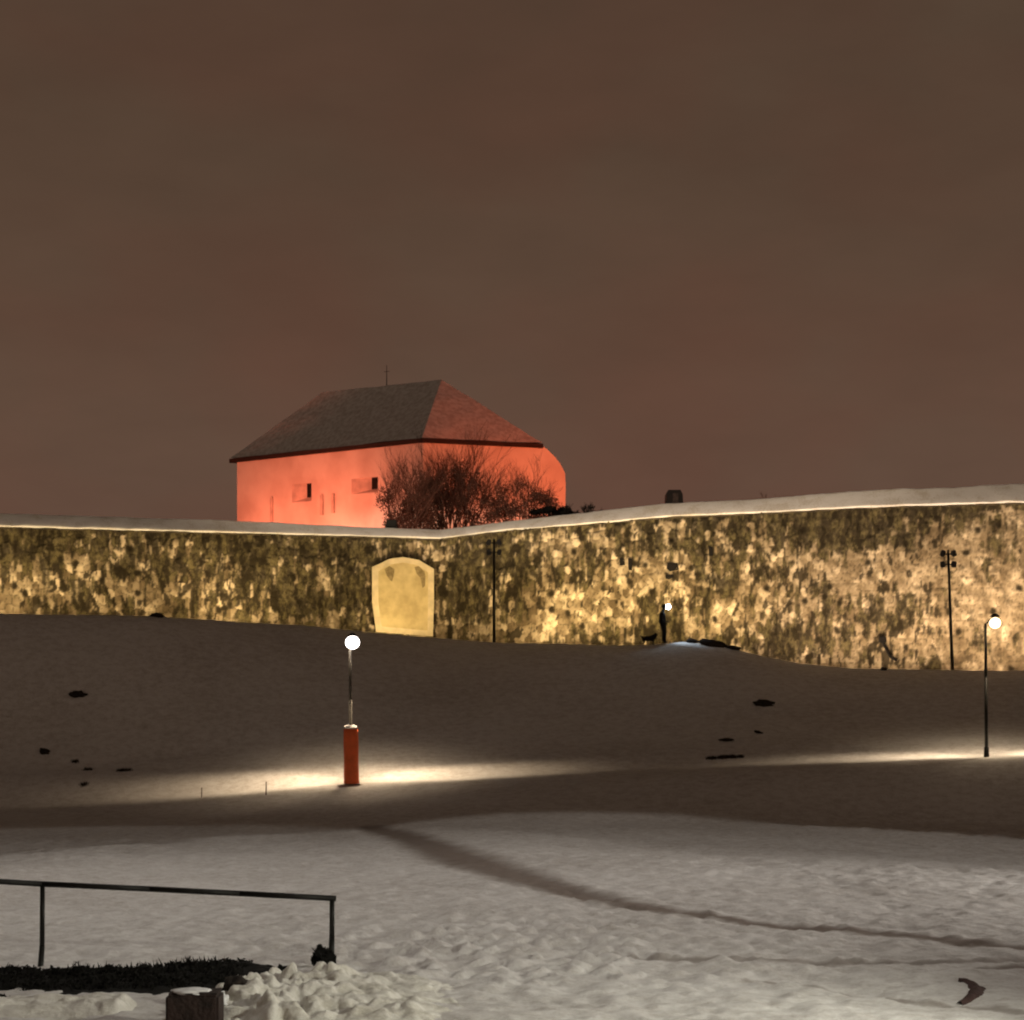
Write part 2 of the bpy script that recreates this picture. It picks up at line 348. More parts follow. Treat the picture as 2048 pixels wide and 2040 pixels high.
# ------------------------------------------------------------------ fortress wall
def wall_material():
    m = bpy.data.materials.new('rubble_masonry'); m.use_nodes = True; t = m.node_tree; N = t.nodes; L = t.links
    b = N['Principled BSDF']; b.inputs['Roughness'].default_value = .9; b.inputs['Specular IOR Level'].default_value = .2
    co = N.new('ShaderNodeTexCoord')
    at = N.new('ShaderNodeAttribute'); at.attribute_name = 'tone'
    am = N.new('ShaderNodeAttribute'); am.attribute_name = 'moss'
    r = N.new('ShaderNodeValToRGB'); e = r.color_ramp.elements
    e[0].position = 0; e[0].color = (.11, .08, .045, 1); e[1].position = 1; e[1].color = (.62, .50, .34, 1)
    for p, c in ((.3, (.20, .15, .09)), (.6, (.32, .25, .16)), (.85, (.46, .37, .25))):
        k = e.new(p); k.color = (*c, 1)
    n = N.new('ShaderNodeTexNoise'); n.inputs['Scale'].default_value = 5; n.inputs['Detail'].default_value = 6
    L.new(co.outputs['Object'], n.inputs['Vector'])
    s = N.new('ShaderNodeMath'); s.operation = 'MULTIPLY_ADD'; s.inputs[1].default_value = .5; L.new(n.outputs['Fac'], s.inputs[0])
    s0 = N.new('ShaderNodeMath'); s0.operation = 'SUBTRACT'; s0.inputs[1].default_value = .25; L.new(at.outputs['Fac'], s0.inputs[0]); L.new(s0.outputs[0], s.inputs[2])
    L.new(s.outputs[0], r.inputs[0])
    mo = N.new('ShaderNodeMix'); mo.data_type = 'RGBA'; L.new(am.outputs['Fac'], mo.inputs[0])
    L.new(r.outputs[0], mo.inputs[6]); rm = N.new('ShaderNodeValToRGB'); em = rm.color_ramp.elements
    em[0].position = .44; em[0].color = (.018, .014, .007, 1); em[1].position = .64; em[1].color = (.125, .103, .045, 1)
    nm = N.new('ShaderNodeTexNoise'); nm.inputs['Scale'].default_value = 2.6; nm.inputs['Detail'].default_value = 8; nm.inputs['Roughness'].default_value = .65
    mpp = N.new('ShaderNodeMapping'); mpp.inputs['Scale'].default_value = (1.3, 1, .7); L.new(co.outputs['Object'], mpp.inputs[0]); L.new(mpp.outputs[0], nm.inputs['Vector'])
    L.new(nm.outputs['Fac'], rm.inputs[0]); L.new(rm.outputs[0], mo.inputs[7])
    ac = N.new('ShaderNodeAttribute'); ac.attribute_name = 'crack'
    mc = N.new('ShaderNodeMix'); mc.data_type = 'RGBA'; L.new(ac.outputs['Fac'], mc.inputs[0]); L.new(mo.outputs[2], mc.inputs[6]); mc.inputs[7].default_value = (.018, .013, .006, 1)
    L.new(mc.outputs[2], b.inputs['Base Color'])
    bp = N.new('ShaderNodeBump'); bp.inputs['Strength'].default_value = .5; bp.inputs['Distance'].default_value = .06
    L.new(n.outputs['Fac'], bp.inputs['Height']); L.new(bp.outputs[0], b.inputs['Normal'])
    return m
M_wall = wall_material()
xw = axis([(-70, -26, .5), (-26, 26, .06), (26, 70, .5)])
tt = np.linspace(0, 1, 135)
WX, WT = np.meshgrid(xw, tt)
zb = crest_z(xw)-1.8; zt2 = top_z(xw)-.03
WZ = zb[None]+(zt2-zb)[None]*WT
wx = WX+.07*fbm(WX*1.1, WZ*1.1, 41, 2)+.05*fbm(WX*6, WZ*4.0, 43, 3, .6); wz = WZ+.07*fbm(WX*1.1+9, WZ*1.1, 42, 2)+.05*fbm(WX*5+5, WZ*6, 44, 3, .6)
ash = .7*sst(11.5, 15.5, WX+.8*fbm(WX*.5, WZ*.5, 77, 2))
f1, f2, cid = worley(wx*3.7, wz*2.5, 3, .92)
rr_ = np.floor(wz*3.6); g1x = wx*3.1+.5*(rr_ % 2)+.3*_h(rr_, rr_*0, 5)
a1, a2, acid = worley(g1x, wz*3.6, 8, .38)
h1, h2, hid = worley(wx*1.5+7, wz*1.25, 93, .95)
mort = sst(0, .16, f2-f1)*(1-ash)+sst(0, .12, a2-a1)*ash
tone = cid*(1-ash)+(.35+.4*acid)*ash
relief = mort*(.04+.08*tone)+.04*fbm(WX*4, WZ*4, 51, 4, .65)+.06*fbm(WX*.6, WZ*.6, 52, 3)
WU = 1024+F*WX/wall_d(WX)
hfrac = (WZ-zb[None]-1.8)/(zt2-zb-1.8)[None]                           # 0 at the foot in view, 1 at the top
streak = 1.15*fbm(WX*4.4, WZ*.62, 61, 4, .62)+.35*fbm(WX*9, WZ*1.5, 62, 2)
blotch = .75*fbm(WX*.42, WZ*.62, 63, 3, .6)+.55*fbm(WX*1.25, WZ*1.2, 67, 3, .6)
fine = fbm(WX*4.5, WZ*3.6, 66, 4, .75)
bias = -.25+.10*sst(.55, 1, hfrac)+.55*sst(.915, .985, hfrac+.02*fbm(WX*2, WZ*0, 68, 3))
bias = bias+.12*sst(1000, 800, WU)+.38*sst(980, 700, WU)*sst(.15, .7, hfrac)                 # mossy left face
bias = bias+.30*gs(WU, 940, 75)+.26*gs(WU, 660, 70)*sst(.9, .3, hfrac)
bias = bias+.60*gs(WU, 1660, 200)*sst(.55, .98, hfrac+.12*blotch)     # dark run-off under the coping
bias = bias+.20*gs(WU, 1620, 110)*gs(hfrac, .2, .3)+.22*gs(WU, 1430, 50)*gs(hfrac, .4, .25)
bias = bias-.16*sst(1850, 2000, WU)-.16*gs(WU, 470, 60)
moss = sst(-.13, .22, bias+.10+.88*blotch+.78*streak*(1-.55*ash)+.30*fine+.36*(.5-cid)*(1-.2*ash))
hole = (hid < .16)*sst(.30, .12, h1)+(cid > .985)*0
moss = np.clip(moss*.9, 0, .98)
crack = sst(.27, .48, fbm(WX*4.6+.7*fbm(WX*2, WZ*2, 96, 2), WZ*1.5, 97, 3, .55)*1.25+.30*blotch)*(1-.5*sst(1850, 1980, WU))
course = ash*sst(.10, .0, np.abs((wz*3.6) % 1-.5)-.40)*0
crack = np.clip(np.maximum.reduce([crack*.9, (1-mort)*(.55+.25*ash), hole*.97, .6*sst(.03, .0, np.abs((wz*3.6) % 1))*ash]), 0, .97)
bright_ = (cid > .93)*(mort > .6)*(moss < .8)
base = wall_d(WX)
WYd = base-relief
vr = .0+.16*bright_+.82*tone+.5*fbm(WX*1.6, WZ*1.1, 70, 4, .65)+.4*np.maximum(0, fbm(WX*2.2, WZ*1.6, 75, 3)-.28)*3
wall = thing('fortress_wall', (0, 0, 0), 'long mossy rubble stone fortress wall bending in the middle, floodlit from its foot', 'wall')
grid_mesh('masonry', WX, WYd, WZ, M_wall, wall, attrs={'tone': vr, 'moss': moss, 'crack': crack})
# wall top thickness
bm = bmesh.new()
for i in range(len(xr)-1):
    x0, x1 = xr[i], xr[i+1]
    if x0 < -70 or x1 > 70: continue
    vs = [bm.verts.new((x, float(wall_d(x))+dy, float(top_z(x))+dz)) for x, dy, dz in ((x0, -.03, -.16), (x1, -.03, -.16), (x1, -.03, -.02), (x0, -.03, -.02))]
    for v in vs: v.co.y -= .06
    ws = [bm.verts.new(v.co+Vector((0, .9, 0))) for v in vs]
    bm.faces.new(vs); bm.faces.new((vs[3], vs[2], ws[2], ws[3])); bm.faces.new((vs[0], ws[0], ws[1], vs[1]))
M_coping = mat('coping_stone', (.10, .08, .05), .9, var=.6, vscale=2)
obj('coping', bm, M_coping, wall)

# walled-up gate panel set on the wall
def onwall(u, v, off):
    d = 104.
    for _ in range(12): d = float(wall_d((u-1024)/F*d))-off
    return P(u, v, d)
M_panel = mat('pale_gate_plaster', (.64, .51, .26), .85, color2=(.48, .37, .18), vscale=1.8, bump=.3, bscale=4, detail=8)
M_stain = mat('damp_stain', (.34, .26, .13), .9, color2=(.20, .15, .07), vscale=5)
M_surr = mat('pale_gate_surround', (.74, .61, .38), .85, var=.2, vscale=2.5, bump=.3, bscale=5)
prof = [(752, 1264), (749, 1240), (744, 1203), (744, 1134), (760, 1127), (778, 1118), (806, 1114), (838, 1120), (853, 1129), (868, 1138), (868, 1205), (866, 1273)]
inn = [(764, 1253), (761, 1240), (757, 1203), (757, 1143), (767, 1136), (782, 1129), (806, 1125), (834, 1130), (847, 1138), (856, 1145), (856, 1205), (855, 1261)]
def panel(pts, off, thick, m, name, parent, hole=None):
    bm = bmesh.new(); fr = [bm.verts.new(onwall(u, v, off)) for u, v in pts]; bk = [bm.verts.new(onwall(u, v, off-thick)) for u, v in pts]
    n = len(pts)
    if hole:
        hf = [bm.verts.new(onwall(u, v, off)) for u, v in hole]; hb = [bm.verts.new(onwall(u, v, off-thick)) for u, v in hole]
        for i in range(n):
            j = (i+1) % n; bm.faces.new((fr[i], fr[j], hf[j], hf[i])); bm.faces.new((hf[i], hf[j], hb[j], hb[i]))
    else: bm.faces.new(fr)
    for i in range(n): bm.faces.new((fr[i], bk[i], bk[(i+1) % n], fr[(i+1) % n]))
    bmesh.ops.recalc_face_normals(bm, faces=bm.faces)
    return obj(name, bm, m, parent)
panel(prof, .34, .45, M_surr, 'gate_surround', wall, inn)
panel(inn, .31, .3, M_panel, 'gate_panel', wall)
for i, (pts) in enumerate(([(769, 1138), (779, 1132), (789, 1138), (788, 1150), (784, 1163), (780, 1160), (773, 1150)], [(829, 1134), (838, 1132), (849, 1143), (851, 1153), (850, 1172), (845, 1176), (841, 1156), (833, 1147)])):
    panel(pts, .318, .05, M_stain, 'stain', wall)
for pts in ([(1335, 1125), (1355, 1126), (1358, 1139), (1340, 1143), (1333, 1137)], [(1331, 1150), (1346, 1149), (1348, 1154), (1338, 1159), (1331, 1157)], [(1239, 1116), (1249, 1117), (1250, 1130), (1240, 1131)], [(1417, 1092), (1425, 1094), (1426, 1112), (1418, 1112)], [(1256, 1116), (1265, 1117), (1264, 1141), (1257, 1140)]):
    panel(pts, .14, .3, M_dark, 'putlog_hole', wall)
dp = thing('drain_pipe', onwall(1790, 1322, .3), 'bent black pipe curving out of the foot of the bright right wall', 'pipe')
bm = bmesh.new(); pp = [onwall(u, v, .3)-dp.location for u, v in ((1764, 1282), (1772, 1296), (1777, 1307), (1784, 1316), (1794, 1320))]
for a, b in zip(pp[:-1], pp[1:]): tube(bm, a, b, .07, n=10)
obj('pipe', bm, M_dark, dp, True)
bm = bmesh.new(); box(bm, onwall(1765, 1279, .3)-dp.location, (.32, .25, .30), None, .04); obj('pipe_head', bm, M_dark, dp)

# ------------------------------------------------------------------ floodlights in the ditch at the wall foot
WF = (1, .70, .41)
def ditch_flood(u, power, aimv, dist=4.4, ang=120, col_=WF, label=None):
    d = 100.
    for _ in range(8): d = float(wall_d((u-1024)/F*d))-dist
    x = (u-1024)/F*d; z = float(ground_z(np.array([x]), np.array([d]))[0])
    t = thing('floodlight', (x, d, z), label, 'floodlight', 'floodlights in the ditch at the foot of the wall')
    bm = bmesh.new(); box(bm, (0, 0, .24), (.42, .16, .3), Matrix.Rotation(R(-40), 3, 'X'), .015); obj('housing', bm, M_housing, t)
    bm = bmesh.new(); box(bm, (0, .074, .30), (.36, .01, .24), Matrix.Rotation(R(-40), 3, 'X')); obj('glass', bm, M_floodglass, t)
    bm = bmesh.new(); tube(bm, (-.23, 0, .02), (-.23, 0, .26), .015); tube(bm, (.23, 0, .02), (.23, 0, .26), .015); tube(bm, (-.24, 0, .02), (.24, 0, .02), .02); obj('bracket', bm, M_metal, t)
    tgt = onwall(u, aimv, 0)
    spot('flood_beam', (x, d+.12, z+.42), tgt, power, col_, ang, .8, .12)
floods = [(-160, 500, 1160, 'beyond the left end of the wall in view'), (40, 520, 1170, 'by the far left stretch of wall'), (240, 420, 1170, 'left of the mossy middle stretch'),
          (480, 900, 1150, 'under the yellowest patch of the left wall'), (640, 150, 1180, 'between the bright patch and the gate'), (806, 520, 1180, 'in front of the walled-up gate'),
          (1060, 750, 1170, 'right of the thin dark pole by the bend'), (1210, 900, 1150, 'left of the walker'), (1400, 900, 1150, 'right of the walker'),
          (1580, 800, 1190, 'below the dark run-off stains'), (1760, 900, 1190, 'left of the four headed pole'), (1960, 1150, 1190, 'behind the right path lamp'), (2180, 1500, 1190, 'past the right edge of the picture')]
for u, p, v, l in floods: ditch_flood(u, p*2.05, v-45, col_=((1, .735, .37) if u < 1500 else (1, .73, .47)), label='small black ditch floodlight '+l)

# ------------------------------------------------------------------ red-lit building on the rampart
HE = 13.8; HR = 17.9
C = P(844, 875, 125.); C.z = HE
Lc = P(460, 917, 137.); Lc.z = HE
Rc = P(1085, 886, 128.); Rc.z = HE
W = Rc-C; Bl = Lc+W
RL = P(645, 785, 136.); RR = P(883, 759, 130.3); RL.z = HR; RR.z = HR
ld = (Lc-C); ld.z = 0; llen = ld.length; ld.normalize(); wd_ = W.copy(); wlen = wd_.length; wd_.normalize()
nrm = Vector((-ld.y, ld.x, 0));
if nrm.y > 0: nrm = -nrm
ov = .28
bld = thing('stone_house', (0, 0, 0), 'plastered building with hipped roof lit red from below, standing on the rampart behind the wall', 'building')
ZB = 7.0
# main body, corners pulled in under the eaves
c0 = C+ld*ov+wd_*ov; l0 = Lc-ld*ov+wd_*ov; r0 = Rc+ld*ov-wd_*ov; b0 = Bl-ld*ov-wd_*ov
Lw = (l0-c0).length
def lp(s, z, dep=0):                                                   # point on the long wall, s metres from its left end
    p = l0+(-ld)*s+(-nrm)*dep; return Vector((p.x, p.y, z))
def inv(u, v):                                                         # photo pixel -> (s, z) on the long wall
    a = (u-1024)/F; px, py = l0.x, l0.y; dx, dy = -ld.x, -ld.y
    s = (a*py-px)/(dx-a*dy); y = py+s*dy; return s, (HV-v)/F*y
def box_uv(u0, v0, u1, v1):
    s0, z1 = inv(u0, v0); s1, z0 = inv(u1, v1); return s0, s1, z0, z1
op = [box_uv(584, 969, 623, 1002), box_uv(703, 958, 756, 984)]
ss = sorted({0, Lw} | {o[0] for o in op} | {o[1] for o in op}); zz = sorted({ZB, HE-.12} | {o[2] for o in op} | {o[3] for o in op})
bm = bmesh.new()
for i in range(len(ss)-1):
    for j in range(len(zz)-1):
        sm = (ss[i]+ss[i+1])/2; zm = (zz[j]+zz[j+1])/2
        if any(o[0] < sm < o[1] and o[2] < zm < o[3] for o in op): continue
        bm.faces.new([bm.verts.new(lp(s, z)) for s, z in ((ss[i], zz[j]), (ss[i+1], zz[j]), (ss[i+1], zz[j+1]), (ss[i], zz[j+1]))])
def quad(a, b): bm.faces.new([bm.verts.new(v) for v in ((a.x, a.y, ZB), (b.x, b.y, ZB), (b.x, b.y, HE-.12), (a.x, a.y, HE-.12))])
quad(c0, r0); quad(r0, b0); quad(b0, l0)
bmesh.ops.remove_doubles(bm, verts=bm.verts, dist=.002)
obj('wall', bm, M_plaster, bld)
for k, o in enumerate(op):                                             # deep splayed embrasures
    s0, s1, z0, z1 = o; wdt = s1-s0; a = s0+wdt*(.68 if k == 0 else .70)
    bm = bmesh.new(); dep = .16
    F0 = [lp(s0, z0), lp(s1, z0), lp(s1, z1), lp(s0, z1)]; zi = z0+(z1-z0)*.22
    B0 = [lp(a, zi, dep), lp(s1-.02, zi, dep), lp(s1-.02, z1-.02, dep), lp(a, z1-.02, dep)]
    f = [bm.verts.new(p) for p in F0]; g = [bm.verts.new(p) for p in B0]
    for i in range(4): bm.faces.new((f[i], f[(i+1) % 4], g[(i+1) % 4], g[i]))
    wn = obj('window', bm, M_plaster2, bld)
    bm = bmesh.new(); bm.faces.new([bm.verts.new(p+nrm*.02) for p in B0]); obj('opening', bm, M_dark, wn)
# blocked openings and quoin strips, thin plaster offsets
for (u0, v0, u1, v1) in ((542, 995, 548, 1055), (642, 990, 648, 1030), (664, 988, 671, 1026)):
    s0, s1, z0, z1 = box_uv(u0, v0, u1, v1); bm = bmesh.new()
    m_ = (s0+s1)/2
    box(bm, lp(m_, (z0+z1)/2, -.05), (.22, .12, z1-z0), Matrix.Rotation(math.atan2(ld.y, ld.x), 3, 'Z')); obj('pilaster', bm, M_plaster2, bld)
# battered buttress at the right end
bm = bmesh.new()
pr = [(1062, 894), (1084, 892), (1094, 899), (1108, 914), (1120, 930), (1129, 948), (1131, 968), (1131, 990), (1124, 1010), (1124, 1075), (1062, 1075)]
def gp(u, v):
    a = (u-1024)/F; s_ = (a*c0.y-c0.x)/(wd_.x-a*wd_.y); y = c0.y+s_*wd_.y
    return P(u, v, y)
pr = [(1079, 895), (1088, 894), (1098, 902), (1110, 914), (1121, 928), (1130, 946), (1131, 968), (1131, 1000), (1131, 1040), (1131, 1075), (1060, 1075), (1060, 896)]
fr = [bm.verts.new(gp(u, v)-wd_.cross(Vector((0, 0, 1)))*-.006) for u, v in pr]; bk = [bm.verts.new(v.co+Vector((-1.3, 3.0, 0))) for v in fr]
for v in bk: v.co.z = fr[bk.index(v)].co.z
bm.faces.new(fr)
for i in range(len(pr)): bm.faces.new((fr[i], bk[i], bk[(i+1) % len(pr)], fr[(i+1) % len(pr)]))
bmesh.ops.recalc_face_normals(bm, faces=bm.faces)
obj('buttress', bm, M_plaster, bld)
# roof
bm = bmesh.new()
def rv(p, dz=0): return bm.verts.new((p.x, p.y, p.z+dz))
a, b_, c_, d_ = rv(C), rv(Rc), rv(Bl), rv(Lc); e_, g_ = rv(RR), rv(RL)
bm.faces.new((d_, a, e_, g_)); bm.faces.new((a, b_, e_)); bm.faces.new((b_, c_, g_, e_)); bm.faces.new((c_, d_, g_))
bmesh.ops.subdivide_edges(bm, edges=bm.edges[:], cuts=20, use_grid_fill=True)
from mathutils import noise as mn
for v in bm.verts: v.co.z += .05*mn.noise(v.co*.9)
roof = obj('roof', bm, M_roof, bld)
bm = bmesh.new()
q4 = [C, Rc, Bl, Lc]
for i in range(4):
    p, q_ = q4[i], q4[(i+1) % 4]; dr = (q_-p).normalized(); mid = (p+q_)/2
    box(bm, Vector((mid.x, mid.y, HE-.16)), ((q_-p).length+.02, .12, .26), Matrix.Rotation(math.atan2(dr.y, dr.x), 3, 'Z'))
bm.faces.new([bm.verts.new((p.x, p.y, HE-.10)) for p in q4])
obj('eaves', bm, M_roofedge, roof)
bm = bmesh.new(); rp = RL.lerp(RR, .55); tube(bm, rp, rp+Vector((0, 0, 1.25)), .03, .015, 6); tube(bm, rp+Vector((-.18, .1, .85)), rp+Vector((.18, -.1, .85)), .015, n=5)
obj('aerial', bm, M_metal, roof)

# red floodlights that light it
def red_flood(p, tgt, power, colr, ang, label, vis=True):
    t = thing('floodlight', p, label, 'floodlight')
    bm = bmesh.new(); box(bm, (0, 0, .30), (.50, .28, .36), Matrix.Rotation(R(-25), 3, 'X'), .02); obj('housing', bm, M_housing, t)
    bm = bmesh.new(); box(bm, (0, .135, .37), (.44, .01, .28), Matrix.Rotation(R(-25), 3, 'X')); obj('glass', bm, M_redglass, t)
    bm = bmesh.new(); tube(bm, (-.28, 0, 0), (-.28, 0, .32), .02); tube(bm, (.28, 0, 0), (.28, 0, .32), .02); tube(bm, (-.29, 0, .02), (.29, 0, .02), .025); obj('bracket', bm, M_metal, t)
    spot('flood_beam', (p[0], p[1]+.35, p[2]+.6), tgt, power, colr, ang, .5, .25)
RED = (1, .20, .10)
m1 = lp(Lw*.62, 9.5); q1 = m1+nrm*5.8; red_flood((q1.x, q1.y, ramp_z(q1.x, q1.y)), tuple(lp(Lw*.55, 12.6)), 2300, RED, 150, 'low black floodlight in front of the long red wall')
m2 = lp(Lw*.22, 9.5); q2 = m2+nrm*5.6; red_flood((q2.x, q2.y, ramp_z(q2.x, q2.y)), tuple(lp(Lw*.2, 12.6)), 1400, RED, 150, 'low black floodlight near the far left corner of the building')
red_flood((5.2, 118.5, ramp_z(5.2, 118.5)), (-.8, 127, 11), 3000, (1, .17, .06), 130, 'low floodlight close to the gable end, hidden behind the low shrub')
red_flood((11.5, 110, ramp_z(11.5, 110)), (0, 127, 12.5), 5400, (1, .11, .035), 34, 'floodlight on the rampart aimed at the gable end')
pb = P(783, 1056, float(wall_d(-5.8))+1.3)
red_flood((pb.x, pb.y, pb.z-.12), (-3, 114, 8.2), 300, RED, 64, 'small black floodlight box on the rampart edge beside the bush')

# ------------------------------------------------------------------ plants on the rampart
def twig_mesh(bm, p, dirn, length, r, depth, rr, spread=.5, n=4, up=.15):
    segs = 3; q = Vector(p); dv = Vector(dirn).normalized(); pts = [q.copy()]
    for i in range(segs):
        dv = (dv+Vector((rr.uniform(-1, 1), rr.uniform(-1, 1), rr.uniform(-.6, 1)*.6+up))*.22).normalized()
        q2 = q+dv*(length/segs); tube(bm, q, q2, r*(1-i/segs*.5), r*(1-(i+1)/segs*.5), n, False); q = q2; pts.append(q.copy())
    if depth > 0:
        for k in range(rr.choice((3, 4, 5))):
            b = pts[rr.choice((1, 2, 3, 3))]
            nd = (dv+Vector((rr.uniform(-1, 1), rr.uniform(-1, 1), rr.uniform(-.5, 1)))*spread).normalized()
            twig_mesh(bm, b, nd, length*rr.uniform(.5, .75), r*.55, depth-1, rr, spread, 3, up)
def leaves(bm, c, rad, n, size, rr, flat=.7):
    for _ in range(n):
        d = Vector((rr.gauss(0, 1), rr.gauss(0, 1), rr.gauss(0, 1)*flat)); d = d.normalized()*(rr.random()**.45)
        p = Vector(c)+Vector((d.x*rad[0], d.y*rad[1], d.z*rad[2]))
        a = Vector((rr.uniform(-1, 1), rr.uniform(-1, 1), rr.uniform(-1, 1))).normalized()*size*rr.uniform(.5, 1.3)
        b = a.orthogonal().normalized()*size*rr.uniform(.3, .8)
        bm.faces.new([bm.verts.new(v) for v in (p-a, p+b, p+a, p-b)])
def bush(name, u, d, hw, top, label, seed, stems, leafn, mleaf=M_leafdead, mtw=M_bark, clumps=9, lsize=.06):
    rr = random.Random(seed); x = (u-1024)/F*d; z = ramp_z(x, d)-.05
    t = thing(name, (x, d, z), label, 'shrub'); h = (HV-top)/F*d-z
    bm = bmesh.new()
    for i in range(stems):
        a = rr.uniform(-1, 1); dirn = Vector((a*hw/h*1.1, rr.uniform(-.5, .5), 1))
        twig_mesh(bm, (a*hw*.35, rr.uniform(-.3, .3), 0), dirn, h*rr.uniform(.40, .52)*(1-.25*abs(a)), .035, 3, rr, .62)
    obj('branches', bm, mtw, t)
    bm = bmesh.new()
    for i in range(clumps):
        a = rr.uniform(-1, 1)
        zc = rr.uniform(.1, .72)*h*(1-.3*abs(a))
        leaves(bm, (a*hw*.85, rr.uniform(-.4, .4), zc), (hw*.22, .5, h*.16), leafn, lsize, rr)
    obj('foliage', bm, mleaf, t)
    return t
bush('bare_shrub', 905, 113., 2.2, 872, 'large bare brown shrub in front of the corner of the red building', 3, 44, 230, clumps=36)
bush('bare_shrub', 812, 111., 1.6, 905, 'dense dark leafless shrub left of the large one, before the long red wall', 5, 22, 230, M_leafdead, M_bark, 24)
bush('bare_shrub', 1040, 112., 2.1, 925, 'lower spreading brown shrub below the gable end of the red building', 8, 22, 240, clumps=24)
bush('low_shrub', 1115, 108., 1.5, 1002, 'very low black shrub right of the red building on the rampart edge', 11, 10, 260, M_shrub_shade, M_twigdark, 14, .07)
bush('low_shrub', 1180, 107., .9, 1002, 'small tuft of black twigs at the right end of the low shrub', 12, 7, 60, M_shrub_shade, M_twigdark, 4, .05)
bush('low_shrub', 1545, 112., 1.7, 980, 'faint brown low shrub on the snowy hill far right of the building', 14, 8, 60, M_leafdead, M_bark, 7, .06)
# dark hut on the rampart
hp = P(1349, 1009, 108.)
hut = thing('stone_hut', (hp.x, hp.y, hp.z-.1), 'small square dark hut with sloping shoulders on the rampart skyline', 'hut')
bm = bmesh.new(); hw = 17/F*108
pv = [(-hw*1.05, 0), (hw*1.05, 0), (hw*.97, .62), (hw*.72, .84), (-hw*.70, .84), (-hw*.98, .62)]
fr = [bm.verts.new((x, 0, z)) for x, z in pv]; bk = [bm.verts.new((x, .9, z)) for x, z in pv]
bm.faces.new(fr); bm.faces.new(bk[::-1])
for i in range(6): bm.faces.new((fr[i], bk[i], bk[(i+1) % 6], fr[(i+1) % 6]))
bmesh.ops.recalc_face_normals(bm, faces=bm.faces)
M_hut = mat('hut_dark_paint', (.010, .006, .005), .8, var=.5, vscale=4)
obj('body', bm, M_hut, hut)
bm = bmesh.new(); box(bm, (0, -.02, .03), (hw*2.3, .06, .10)); obj('skirting', bm, M_hut, hut)
bm = bmesh.new(); box(bm, (.05, -.02, .42), (.3, .03, .5), None, .01); obj('door', bm, M_boxbrown, hut)

# ------------------------------------------------------------------ lamps along the path
def gz(x, y): return float(ground_z(np.array([x]), np.array([y]))[0])
def path_lamp(ub, ut, vt, d, label, glass, colr, power, padded, lean_arm):
    x = (ub-1024)/F*d; z = gz(x, d)
    top = P(ut, vt, d); t = thing('street_lamp', (x, d, z), label, 'street lamp', 'street lamps along the snowy path')
    hx = top.x-x; hz = top.z-z
    bm = bmesh.new(); px = hx-(.34 if lean_arm else .10)
    tube(bm, (0, 0, 0), (px*.6, 0, hz*.6), .065, .055, 12); tube(bm, (px*.6, 0, hz*.6), (px, 0, hz-.02), .055, .045, 12)
    tube(bm, (0, 0, -.1), (0, 0, .35), .10, .09, 12)
    obj('pole', bm, M_galv if padded else M_metal, t, True)
    bm = bmesh.new(); tube(bm, (px, 0, hz-.05), (hx, 0, hz+.26), .03, .03, 8); tube(bm, (hx, 0, hz+.22), (hx, 0, hz+.34), .20, .06, 16)
    hd = obj('lamp_cap', bm, M_metal, t, True)
    bm = bmesh.new(); ball(bm, (hx, 0, hz), .25 if padded else .205, 24, (1, 1, .95)); gl = obj('lamp_globe', bm, glass, t, True)
    gl.visible_shadow = True
    if padded:
        bm = bmesh.new(); n = 20; rows = []
        for j in range(13):
            zz_ = .02+j*.165; r = .268+.006*math.sin(j*.9)+(.012 if j < 1 else 0)
            rows.append([bm.verts.new((r*math.cos(2*math.pi*i/n)+px*zz_/hz, r*math.sin(2*math.pi*i/n), zz_)) for i in range(n)])
        for j in range(12):
            for i in range(n): bm.faces.new((rows[j][i], rows[j][(i+1) % n], rows[j+1][(i+1) % n], rows[j+1][i]))
        bm.faces.new(rows[-1]); pd = obj('padding', bm, M_red, t, True); tag(pd, 'thick red crash padding wrapped round the foot of the pole')
        b2 = lumpy(3, (.27, .27, .10), 3, .12); bmesh.ops.translate(b2, verts=b2.verts, vec=(px*.4, 0, 2.04)); obj('snow_cap', b2, M_snowplain, pd, True)
    # optics throw the light along the path
    for ry, pw, an, sy in ((-35, .62, 72, .42), (35, .62, 72, .42), (0, .32, 112, .38), (0, .13, 125, 1.0)):
        o = spot('lamp_beam', (x+hx, d+.32, z+hz-.33), (x+hx, d-.1, z), power*pw, colr, an, .9, .1)
        o.rotation_euler = (Matrix.Rotation(R(7), 3, 'X') @ Matrix.Rotation(R(ry), 3, 'Y')).to_euler(); o.scale = (1, sy, 1)
    l = bpy.data.lights.new('lamp_spill', 'POINT'); l.energy = 14; l.color = colr; l.shadow_soft_size = .1
    s = bpy.data.objects.new('lamp_spill', l); col.objects.link(s); s.location = (x+hx-.15, d-.45, z+hz-.3)
path_lamp(703, 705, 1285, 77.7, 'lit globe street lamp with red padding round its foot, left of the path', M_lampglass, (1, .74, .47), 2300, True, False)
path_lamp(1973, 1990, 1246, 76.6, 'lit globe street lamp on a slim dark bare pole at the right', M_lampglass2, (1, .76, .50), 1900, False, True)

